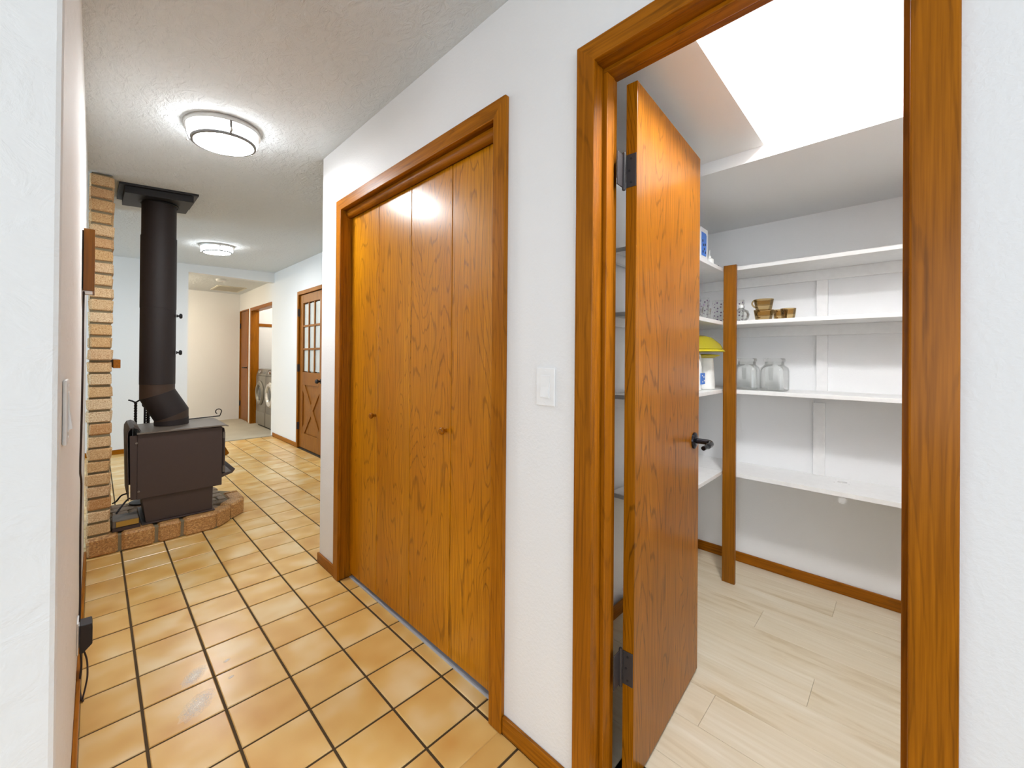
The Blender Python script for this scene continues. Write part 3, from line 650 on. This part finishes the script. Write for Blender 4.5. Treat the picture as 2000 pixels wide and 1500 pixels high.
# poker on the stove top and tool set behind
pk = thing('fire_poker', 'thin black poker with a curled end lying on the stove top', 'poker', (0, 0, 0))
obj('shaft', tube([(.46, 4.03, .7425), (.715, 4.03, .752)], .0045, 8), 'iron', pk, True)
obj('curl', tube([(.715 + .0, 4.03, .753)] + [(.706 + .020 * math.cos(a), 4.03, .789 + .020 * math.sin(a)) for a in [(-.35 + i * .38) for i in range(13)]], .0036, 8), 'iron', pk, True)
ts = thing('fireplace_tool_set', 'black wrought iron fireplace tools with twisted handles behind the stove', 'fireplace tools', (0, 0, 0))
TY = 4.20
obj('stand_base', lathe([(0, 0), (.085, 0), (.085, .01), (.02, .02), (0, .02)], 28, (.27, TY, HZ + .0005)), 'iron', ts, True)
def twist(x, y, z0, z1, r):
    bm = bmesh.new(); n = 26; rings = []
    for i in range(n + 1):
        a0 = i * .55; zz = z0 + (z1 - z0) * i / n; rings.append([bm.verts.new((x + r * (1 if k % 2 == 0 else .62) * math.cos(a0 + k * PI / 4), y + r * (1 if k % 2 == 0 else .62) * math.sin(a0 + k * PI / 4), zz)) for k in range(8)])
    for a, b_ in zip(rings, rings[1:]):
        for i in range(8): bm.faces.new((a[i], b_[i], b_[(i + 1) % 8], a[(i + 1) % 8]))
    bm.faces.new(rings[0]); bm.faces.new(rings[-1]); bmesh.ops.recalc_face_normals(bm, faces=bm.faces[:]); return bm
tools = [(.216, .885, .010), (.287, .87, .0125)]
obj('stand_post', tube([(.27, TY + .02, HZ + .02), (.27, TY + .02, .90)], .007), 'iron', ts, True)
obj('hanger_bar', tube(smooth_path([(.175, TY, .905), (.195, TY, .897), (.216, TY, .885), (.24, TY, .90), (.27, TY, .905), (.32, TY, .898), (.35, TY, .908)]), .0055, 8), 'iron', ts, True)
for x_, zt_, r_ in tools:
    tl = obj('tool_handle', twist(x_, TY - .004, .70, zt_ - .004, r_), 'iron', ts, True)
    obj('tool_shaft', tube([(x_, TY - .004, .16), (x_, TY - .004, .70)], .005, 8), 'iron', tl, True)
obj('tool_ring', tube([(.272 + .017 * math.cos(a), TY - .006, .866 + .022 * math.sin(a)) for a in [i * 2 * PI / 16 for i in range(17)]], .0048, 8), 'iron', ts, True)

# ------------------------------------------------------------------ ceiling lamps
def lamp(name, label, x, y, glassmat, r=.161, group='round flush ceiling lamps'):
    z = ceil(x, y) - .0015
    t = thing(name, label, 'ceiling lamp', (x, y, z), 0, group); t.rotation_euler = (0, -math.atan(.07), 0)
    obj('pan', lathe([(0, 0), (r, 0), (r + .002, -.010), (r, -.024), (r - .010, -.026), (0, -.025)], 48), 'nickel', t, True)
    obj('opal_glass', lathe([(0, -.0262), (r - .012, -.0265), (r - .012, -.052), (r - .018, -.066), (r - .034, -.076), (0, -.076)], 48), glassmat, t, True)
    obj('lens', lathe([(0, -.0765), (r - .036, -.0765), (r - .042, -.079), (r * .4, -.084), (0, -.085)], 48), 'lamplens', t, True)
    obj('band', lathe([(r - .0355, -.0768), (r - .030, -.071), (r - .022, -.071), (r - .024, -.081), (r - .034, -.082), (r - .0355, -.0768)], 48), 'lampmetal', t, True)
    for k in range(3):
        a = PI * 2 * k / 3 + 2.62
        c_, s_ = math.cos(a), math.sin(a)
        obj('strut', tube([((r - .0) * c_, (r - .0) * s_, -.022), ((r - .008) * c_, (r - .008) * s_, -.045), ((r - .009) * c_, (r - .009) * s_, -.058), ((r - .025) * c_, (r - .025) * s_, -.0745)], .0055, 8), 'lampmetal', t, True)
        obj('finial', lathe([(0, -.018), (.005, -.016), (.006, -.008), (.004, 0), (0, 0)], 12, ((r - .001) * c_, (r - .001) * s_, -.055)), 'nickel', t, True)
    return t
lamp('ceiling_lamp', 'large lit round ceiling lamp nearest, above the tiled corridor', .443, 2.49, 'lampglass')
lamp('ceiling_lamp', 'smaller-looking lit round ceiling lamp farther down the corridor', .94, 5.55, 'lampglass')
t = thing('ceiling_lamp', 'lit ceiling lamp of the carpeted hallway, out of sight at the left', 'ceiling lamp', (.45, 8.3, 2.4685), 0, 'round flush ceiling lamps')
obj('pan', lathe([(0, 0), (.15, 0), (.15, -.03), (0, -.03)], 32), 'nickel', t, True); obj('opal_glass', lathe([(0, -.031), (.14, -.031), (.135, -.08), (.07, -.1), (0, -.103)], 32), 'hallglass', t, True)
t = thing('ceiling_lamp', 'ceiling lamp inside the laundry closet', 'ceiling lamp', (2.5, 7.95, 2.4485), 0, 'round flush ceiling lamps')
obj('pan', lathe([(0, 0), (.12, 0), (.12, -.02), (0, -.02)], 32), 'nickel', t, True); obj('opal_glass', lathe([(0, -.021), (.11, -.021), (.1, -.06), (.05, -.08), (0, -.083)], 32), 'laundryglass', t, True)

t = thing('pantry_lamp', 'lit round lamp hanging in the raised pantry recess', 'ceiling lamp', (1.28, .12, 2.6195))
obj('canopy', lathe([(0, 0), (.06, 0), (.06, -.015), (.02, -.03), (0, -.03)], 28), 'nickel', t, True)
obj('stem', tube([(0, 0, -.03), (0, 0, -.17)], .008), 'nickel', t, True)
obj('added_lamp_shade', lathe([(0, -.171), (.05, -.175), (.125, -.215), (.128, -.258), (.122, -.258), (.118, -.22), (.05, -.182), (0, -.178)], 36), 'nickel', t, True)  # unseen shade, added to keep direct lamp light off the recess wall
obj('lens', lathe([(0, -.245), (.1175, -.245), (.1175, -.256), (.09, -.276), (.04, -.288), (0, -.290)], 36), 'pantryglass', t, True)
# ------------------------------------------------------------------ hallway ceiling fittings
t = thing('smoke_alarm', 'round white smoke alarm on the hallway ceiling', 'smoke alarm', (1.39, 7.86, 2.4695))
obj('body', lathe([(0, 0), (.068, 0), (.068, -.018), (.055, -.034), (0, -.036)], 28), 'plastic', t, True)
obj('button', lathe([(0, -.0362), (.012, -.0362), (.011, -.039), (0, -.0395)], 14, (.02, 0, 0)), 'vent', t)
t = thing('ceiling_vent', 'square return-air vent in the hallway ceiling', 'vent', (1.67, 8.80, 2.4695))
bm = bmesh.new()
for a in ((-.215, .215, -.32, -.29), (-.215, .215, .29, .32), (-.215, -.185, -.29, .29), (.185, .215, -.29, .29)): box(bm, *a, -.012, 0)
obj('frame', bm, 'vent', t); obj('backing', B(-.185, .185, -.29, .29, -.002, 0), 'ventback', t)
for k in range(14): obj('slat', prism([(-.27 + k * .0405, -.0025), (-.25 + k * .0405, -.0025), (-.262 + k * .0405, -.012), (-.275 + k * .0405, -.012)], 0, -.1845, .1845), 'vent', t)

# ------------------------------------------------------------------ laundry machines
def machine(name, label, y0, y1, ringmat, glassmat):
    t = thing(name, label, 'washing machine', (0, 0, 0))
    x0, yc = 2.035, (y0 + y1) / 2
    obj('body', B(x0, 2.72, y0, y1, .035, .905, bev=.012), 'washer', t, True)
    obj('control_panel', prism([(x0 + .002, .9055), (x0 + .035, 1.015), (x0 + .09, 1.025), (2.70, 1.0), (2.70, .9055)], 1, y0 + .003, y1 - .003, .006), 'washer', t, True)
    obj('plinth', B(x0 + .03, 2.70, y0 + .02, y1 - .02, .0065, .0345), 'black', t)
    obj('door_ring', lathe([(.13, -.012), (.15, -.034), (.19, -.034), (.215, -.012), (.215, 0), (.13, 0), (.13, -.012)], 40, (x0 - .0005, yc, .60), axis=0), ringmat, t, True)
    obj('door_glass', lathe([(0, -.03), (.08, -.024), (.128, -.008), (.128, 0), (0, 0)], 36, (x0 - .0005, yc, .60), axis=0), glassmat, t, True)
    obj('control_dial', lathe([(0, -.026), (.022, -.025), (.026, -.002), (.026, 0), (0, 0)], 20, (x0 + .012, yc + .06, .965), axis=0), 'chrome', t, True)
    obj('display', prism([(x0 + .0095, .94), (x0 + .0215, .98), (x0 + .0225, .98), (x0 + .0105, .94)], 1, y0 + .06, y0 + .16), 'darkglass', t)
    obj('kick_panel', B(x0 - .004, x0 - .0005, y0 + .02, y1 - .02, .05, .27, bev=.0015), 'washer', t)
    return t
machine('front_load_washer', 'graphite front-load washer with a bright chrome door ring', 7.29, 7.86, 'chrome', 'darkglass')
machine('front_load_dryer', 'graphite front-load dryer with a dark door, behind the washer', 7.875, 8.445, 'washer', 'darkglass')
tag(obj('laundry_rail', B(2.105, 2.845, 8.682, 8.6995, 1.805, 1.86, bev=.003), 'trimX'), 'brown wooden rail on the laundry wall above the machines', 'rail')

# ------------------------------------------------------------------ switches, wall box, cords on walls
def switch(name, label, loc, rz):
    t = thing(name, label, 'light switch', loc, rz)
    obj('cover_plate', B(-.006, 0, -.0365, .0365, -.058, .058, bev=.003), 'plastic', t)
    obj('rocker_frame', B(-.0075, -.0061, -.018, .018, -.035, .035, bev=.0006), 'plastic', t)
    obj('rocker', prism([(-.0076, -.032), (-.012, -.031), (-.0085, 0), (-.0076, .032)], 1, -.0155, .0155), 'plastic', t)
    for s in (-1, 1): obj('screw', lathe([(0, -.0014), (.003, -.001), (.0032, 0), (0, 0)], 10, (-.006, 0, s * .047), axis=0), 'plastic', t)
    return t
switch('light_switch', 'white rocker switch between the closet and the pantry doorway', (W - .0003, .783, 1.155), 0)
switch('light_switch', 'white switch plate seen edge-on on the left corridor wall', (-.0397, 1.093, 1.138), PI)
t = thing('wall_box', 'flat brown wooden box with a dark cord hung on the left wall', 'wall box', (-.0397, 2.325, 1.495))
obj('case', B(.004, .035, -.02, .16, .0, .243, bev=.001), 'post', t); obj('back_plate', B(.0, .0038, -.012, .15, .006, .236), 'black', t)
obj('foot_clip', B(.001, .03, -.014, -.002, -.014, -.0005, bev=.002), 'plastic', t)
bx = t
obj('power_cord', tube(smooth_path([(a + .0397, b_ - 2.325, c_ - 1.495) for a, b_, c_ in [(-.034, 2.312, 1.49), (-.0345, 2.30, 1.38), (-.034, 2.29, 1.2), (-.0355, 2.28, .95), (-.037, 2.27, .80), (-.034, 2.285, .74), (-.035, 2.29, .55), (-.034, 2.275, .40), (-.033, 2.25, .30), (-.034, 2.235, .23)]], 5), .0032, 8), 'cable', bx, True)
t = thing('wall_outlet', 'white outlet plate low on the left wall behind the black adapter', 'outlet', (-.0397, 2.2, .2))
obj('cover_plate', B(0, .005, -.036, .036, -.058, .058, bev=.002), 'plastic', t); obj('socket', B(.0051, .0065, -.016, .016, -.04, .04), 'plastic', t)
t = thing('power_adapter', 'chunky black power adapter plugged in low on the left wall', 'power adapter', (-.0327, 2.2, .195))
obj('case', prism([(0, .05), (.032, .048), (.034, .03), (.034, -.03), (.01, -.055), (0, -.055)], 1, -.03, .03, .003), 'blackplastic', t)
obj('cord', tube(smooth_path([(.004, -.02, -.054), (.006, -.03, -.10), (.002, -.045, -.155), (.006, -.075, -.186), (.012, -.10, -.189)]), .003, 8), 'cable', t, True)
obj('second_cord', tube(smooth_path([(.012, -.01, -.056), (.020, -.02, -.09), (.022, -.045, -.13), (.018, -.06, -.16), (.010, -.09, -.189)]), .0026, 8), 'cable', t, True)

# ------------------------------------------------------------------ pantry shelving
SX = 2.487
tops = [(1.763, 'top'), (1.461, 'second'), (1.076, 'third'), (.614, 'lowest')]
def board_with_hole(x0, x1, y0, y1, z0, z1, cx, cy, r, n=24):
    bm = bmesh.new(); q = r * 1.6
    for a in ((x0, cx - q, y0, y1), (cx + q, x1, y0, y1), (cx - q, cx + q, y0, cy - q), (cx - q, cx + q, cy + q, y1)): box(bm, *a, z0, z1)
    rings = []
    for zz in (z0, z1):
        inn, out = [], []
        for i in range(n):
            a = 2 * PI * (i + .5) / n; c_, s_ = math.cos(a), math.sin(a); m_ = max(abs(c_), abs(s_))
            inn.append(bm.verts.new((cx + r * c_, cy + r * s_, zz))); out.append(bm.verts.new((cx + q * c_ / m_, cy + q * s_ / m_, zz)))
        rings.append((inn, out))
    for i in range(n):
        j = (i + 1) % n
        for inn, out in rings: bm.faces.new((inn[i], inn[j], out[j], out[i]))
        bm.faces.new((rings[0][0][i], rings[0][0][j], rings[1][0][j], rings[1][0][i]))
    bmesh.ops.recalc_face_normals(bm, faces=bm.faces[:]); return bm
for zt_, nm in tops:
    t = thing('pantry_shelf', f'{nm} white corner shelf in the pantry', 'shelf', (0, 0, 0), group='white pantry shelves')
    th = .021
    if nm == 'lowest': obj('back_board', board_with_hole(SX, PX - .0005, PY0 + .0005, PY1 - .0005, zt_ - th, zt_, 2.70, .232, .02), 'shelf', t)
    else: obj('back_board', B(SX, PX - .0005, PY0 + .0005, PY1 - .0005, zt_ - th, zt_, bev=.002), 'shelf', t)
    obj('side_board', B(1.70, SX - .0005, .742, PY1 - .0305, zt_ - th, zt_, bev=.002), 'shelf', t)
    if nm in ('top', 'second'):
        obj('cleat', B(PX - .0195, PX - .0006, PY0 + .001, PY1 - .032, zt_ - th - .058, zt_ - th - .0003, bev=.001), 'shelf', t)
    obj('side_cleat', B(1.70, PX - .02, PY1 - .049, PY1 - .031, zt_ - th - .045, zt_ - th - .0003, bev=.001), 'shelf', t)
for z0, z1, y0, y1, lb in ((1.4615, 1.6835, .302, .352, 'short white batten on the wall between top and second shelf'), (1.0765, 1.3815, .302, .352, 'white batten on the wall between second and third shelf'), (.6145, 1.012, .312, .364, 'white batten standing on the lowest pantry shelf')):
    tag(obj('wall_batten', B(PX - .0192, PX - .0004, y0, y1, z0, z1, bev=.001), 'shelf'), lb, 'batten')
tag(obj('shelf_post', prism([(.672, .0005), (.737, .0005), (.737, 1.772), (.672, 1.772)], 0, 2.466, 2.4865, .0012), 'post'), 'upright brown wooden post at the front corner of the pantry shelves', 'post')

# ------------------------------------------------------------------ pantry things
def up_glass(prof_out, th): # open vessel: outer profile bottom->top, wall thickness
    inner = [(max(r - th, .001), h) for r, h in reversed(prof_out) if h > th * 1.5]
    return [(0, prof_out[0][1])] + prof_out + inner + [(0, inner[-1][1] if inner[-1][1] > th else th)]
Z1, Z2, Z3, Z4 = [a[0] + .0006 for a in tops]
# top shelf
t = thing('carton', 'white carton with a blue printed label on the top pantry shelf', 'carton', (2.215, .845, Z1))
obj('box', B(-.05, .05, -.09, .1, 0, .165, bev=.002), 'shelf', t); lbp = obj('label_panel', prism([(-.045, .02), (.018, .02), (.026, .03), (.026, .13), (.018, .14), (-.045, .14)], 1, -.0912, -.0902), 'blue', t)
for k, (a, z) in enumerate(((-.03, .035), (-.012, .05), (.004, .034), (-.022, .07), (.002, .075), (-.035, .09))): obj('print_mark', B(a, a + .013, -.0918, -.0913, z, z + .012), 'ink', lbp)
t = thing('dropper_bottle', 'little white dropper bottle on the top pantry shelf', 'bottle', (2.325, .766, Z1))
obj('bottle', lathe([(0, 0), (.02, 0), (.021, .004), (.021, .022), (.013, .03), (0, .03)], 20), 'whiteplastic', t, True); obj('nozzle', lathe([(0, .0302), (.009, .0302), (.008, .042), (.003, .046), (.0025, .075), (0, .076)], 16), 'whiteplastic', t, True)
tag(obj('bottle_cap', lathe([(0, 0), (.012, 0), (.0115, .007), (0, .008)], 16), 'black', None, True, (2.42, .760, Z1)), 'tiny black bottle cap lying on the top pantry shelf', 'cap')
# second shelf
def tumbler(x, y, label):
    t = thing('dotted_tumbler', label, 'glass', (x, y, Z2), 0, 'dotted glass tumblers')
    r0, r1, h = .032, .036, .135
    obj('glass', lathe(up_glass([(r0, 0), (r0 + .001, .003), (r1, h)], .0028), 28), 'glass', t, True)
    bm = bmesh.new()
    for row in range(5):
        for k in range(6):
            a = 2 * PI * (k + .5 * (row % 2)) / 6; zz = .018 + row * .025; r = r0 + (r1 - r0) * zz / h + .0006
            q = bmesh.ops.create_uvsphere(bm, u_segments=6, v_segments=4, radius=.005)['verts']
            for v_ in q:
                lx, ly, lz = v_.co; v_.co = Vector((math.cos(a) * (r + lx * .2) - math.sin(a) * ly, math.sin(a) * (r + lx * .2) + math.cos(a) * ly, zz + lz))
    o = obj('dots', bm, 'purple', t, True); o['kind'] = 'stuff'
tumbler(2.36, .86, 'dotted clear tumbler left of the post, nearest the door'); tumbler(2.44, .84, 'dotted clear tumbler just left of the post on the second shelf')
tumbler(2.60, .80, 'dotted clear tumbler behind the post on the second shelf'); tumbler(2.655, .715, 'dotted clear tumbler right of the post behind the round bottle')
def mug(x, y, z, r, h, mat, label, rz, nm='glass_mug', grp=None, ht=True):
    t = thing(nm, label, 'mug', (x, y, z), rz, grp)
    obj('cup', lathe(up_glass([(r * .72, 0), (r * .8, .004), (r * .9, h * .5), (r, h)], .003), 28), mat, t, True)
    if ht: obj('handle', tube(smooth_path([(r * .93, 0, h * .8), (r * 1.25, 0, h * .85), (r * 1.5, 0, h * .55), (r * 1.2, 0, h * .25), (r * .85, 0, h * .25)]), .0042, 8), mat, t, True)
    return t
mug(2.235, .80, Z2, .036, .06, 'glass', 'clear glass cup beside the open door on the second shelf', 3.6); mug(2.315, .785, Z2, .034, .058, 'glass', 'clear glass cup in front of the dotted tumblers', 4.0)
t = thing('round_flask', 'small round clear bottle with a white stopper right of the post', 'bottle', (2.55, .668, Z2))
obj('flask', lathe([(0, 0), (.022, 0), (.038, .016), (.043, .036), (.036, .058), (.016, .070), (.013, .076), (.0115, .076), (.0145, .069), (.033, .056), (.040, .036), (.035, .018), (.02, .003), (0, .003)], 28), 'glass', t, True)
obj('stopper', lathe([(0, .0762), (.0125, .0762), (.0125, .09), (.008, .094), (0, .094)], 18), 'whiteplastic', t, True)
mug(2.575, .563, Z2, .048, .058, 'smoke', 'smoky brown glass mug, bottom of the stack', 2.9, 'smoked_mug', 'smoky brown glass mugs')
mug(2.575, .563, Z2 + .0585, .048, .058, 'smoke', 'smoky brown glass mug, tilted on top of the stack', 2.5, 'smoked_mug', 'smoky brown glass mugs')
mug(2.655, .50, Z2, .036, .062, 'smoke', 'smoky brown glass mug next to the stack', 2.9, 'smoked_mug', 'smoky brown glass mugs')
mug(2.58, .450, Z2, .036, .058, 'smoke', 'smoky brown glass mug at the right end of the row', 2.9, 'smoked_mug', 'smoky brown glass mugs')
# third shelf
def jar(x, y, label, rz):
    t = thing('glass_jar', label, 'jar', (x, y, Z3), rz, 'square glass jars')
    h, s = .135, .062
    bm = bmesh.new(); rings = []; n = 32
    def ringv(rad, zz, sq):
        out = []
        for i in range(n):
            a = 2 * PI * i / n; c_, s_ = math.cos(a), math.sin(a); p = 2 / (2 + sq * 4)
            out.append(bm.verts.new((rad * math.copysign(abs(c_) ** p, c_), rad * math.copysign(abs(s_) ** p, s_), zz)))
        return out
    spec = [(s * .9, 0, 1), (s, .006, 1), (s, .110, 1), (s * .94, .126, .8), (s * .76, .138, .2), (s * .74, .142, 0), (s * .74, .158, 0), (s * .70, .158, 0), (s * .70, .142, 0), (s * .88, .122, .8), (s - .004, .108, 1), (s - .004, .008, 1), (s * .85, .005, 1)]
    for q in spec: rings.append(ringv(*q))
    for a, b_ in zip(rings, rings[1:]):
        for i in range(n): bm.faces.new((a[i], b_[i], b_[(i + 1) % n], a[(i + 1) % n]))
    bm.faces.new(rings[0]); bm.faces.new(rings[-1]); bmesh.ops.recalc_face_normals(bm, faces=bm.faces[:])
    obj('jar_body', bm, 'glass', t, True)
    obj('lid', lathe([(0, .1585), (s * .80, .1585), (s * .82, .162), (s * .82, .172), (s * .76, .177), (0, .177)], 32), 'glass', t, True)
    obj('scoop', prism([(-.008, .06), (.008, .06), (.011, .125), (-.011, .125)], 0, -s - .004, -s - .0006, .001), 'glass', t)
    return t
jar(2.585, .648, 'square clear glass jar close to the post', .05); jar(2.585, .513, 'square clear glass jar farther right on the third shelf', -.04)
t = thing('plastic_jug', 'milky plastic jug with a blue label beside the open door', 'jug', (2.235, .835, Z3))
obj('body', lathe([(0, 0), (.055, 0), (.06, .006), (.06, .13), (.048, .17), (.022, .20), (.018, .215), (0, .215)], 28), 'whiteplastic', t, True)
lbp = obj('label', B(-.012, .048, -.0645, -.0608, .035, .095, bev=.0008), 'blue', t)
for a, z in ((.005, .045), (.022, .07), (.0, .078), (.03, .05)): obj('print_mark', B(a, a + .012, -.0652, -.0646, z, z + .007), 'shelf', lbp)
obj('handle', tube(smooth_path([(.03, -.03, .195), (.06, -.03, .19), (.072, -.03, .16), (.062, -.03, .125)]), .007, 10), 'whiteplastic', t, True)
t = thing('white_pitcher', 'tall white tapered pitcher with a yellow spouted lid', 'pitcher', (2.40, .815, Z3))
obj('body', lathe([(0, 0), (.052, 0), (.056, .005), (.05, .10), (.046, .175), (0, .176)], 32), 'whiteplastic', t, True)
obj('lid', lathe([(0, .1765), (.05, .1765), (.078, .188), (.08, .193), (.06, .197), (.0, .200)], 32), 'yellow', t, True)
t = thing('yellow_bowl', 'upturned olive-yellow plastic bowl on top of the pitcher and jug', 'bowl', (2.345, .86, Z3 + .2152))
obj('bowl', lathe([(.15, .006), (.153, .010), (.14, .036), (.10, .072), (.055, .086), (0, .087), (0, .083), (.053, .082), (.097, .068), (.136, .034), (.146, .006), (.15, .006)], 40), 'olive', t, True)
obj('rim', lathe([(.143, 0), (.16, -.006), (.163, -.003), (.157, .0055), (.143, .0055), (.143, 0)], 40), 'yellow', t, True)
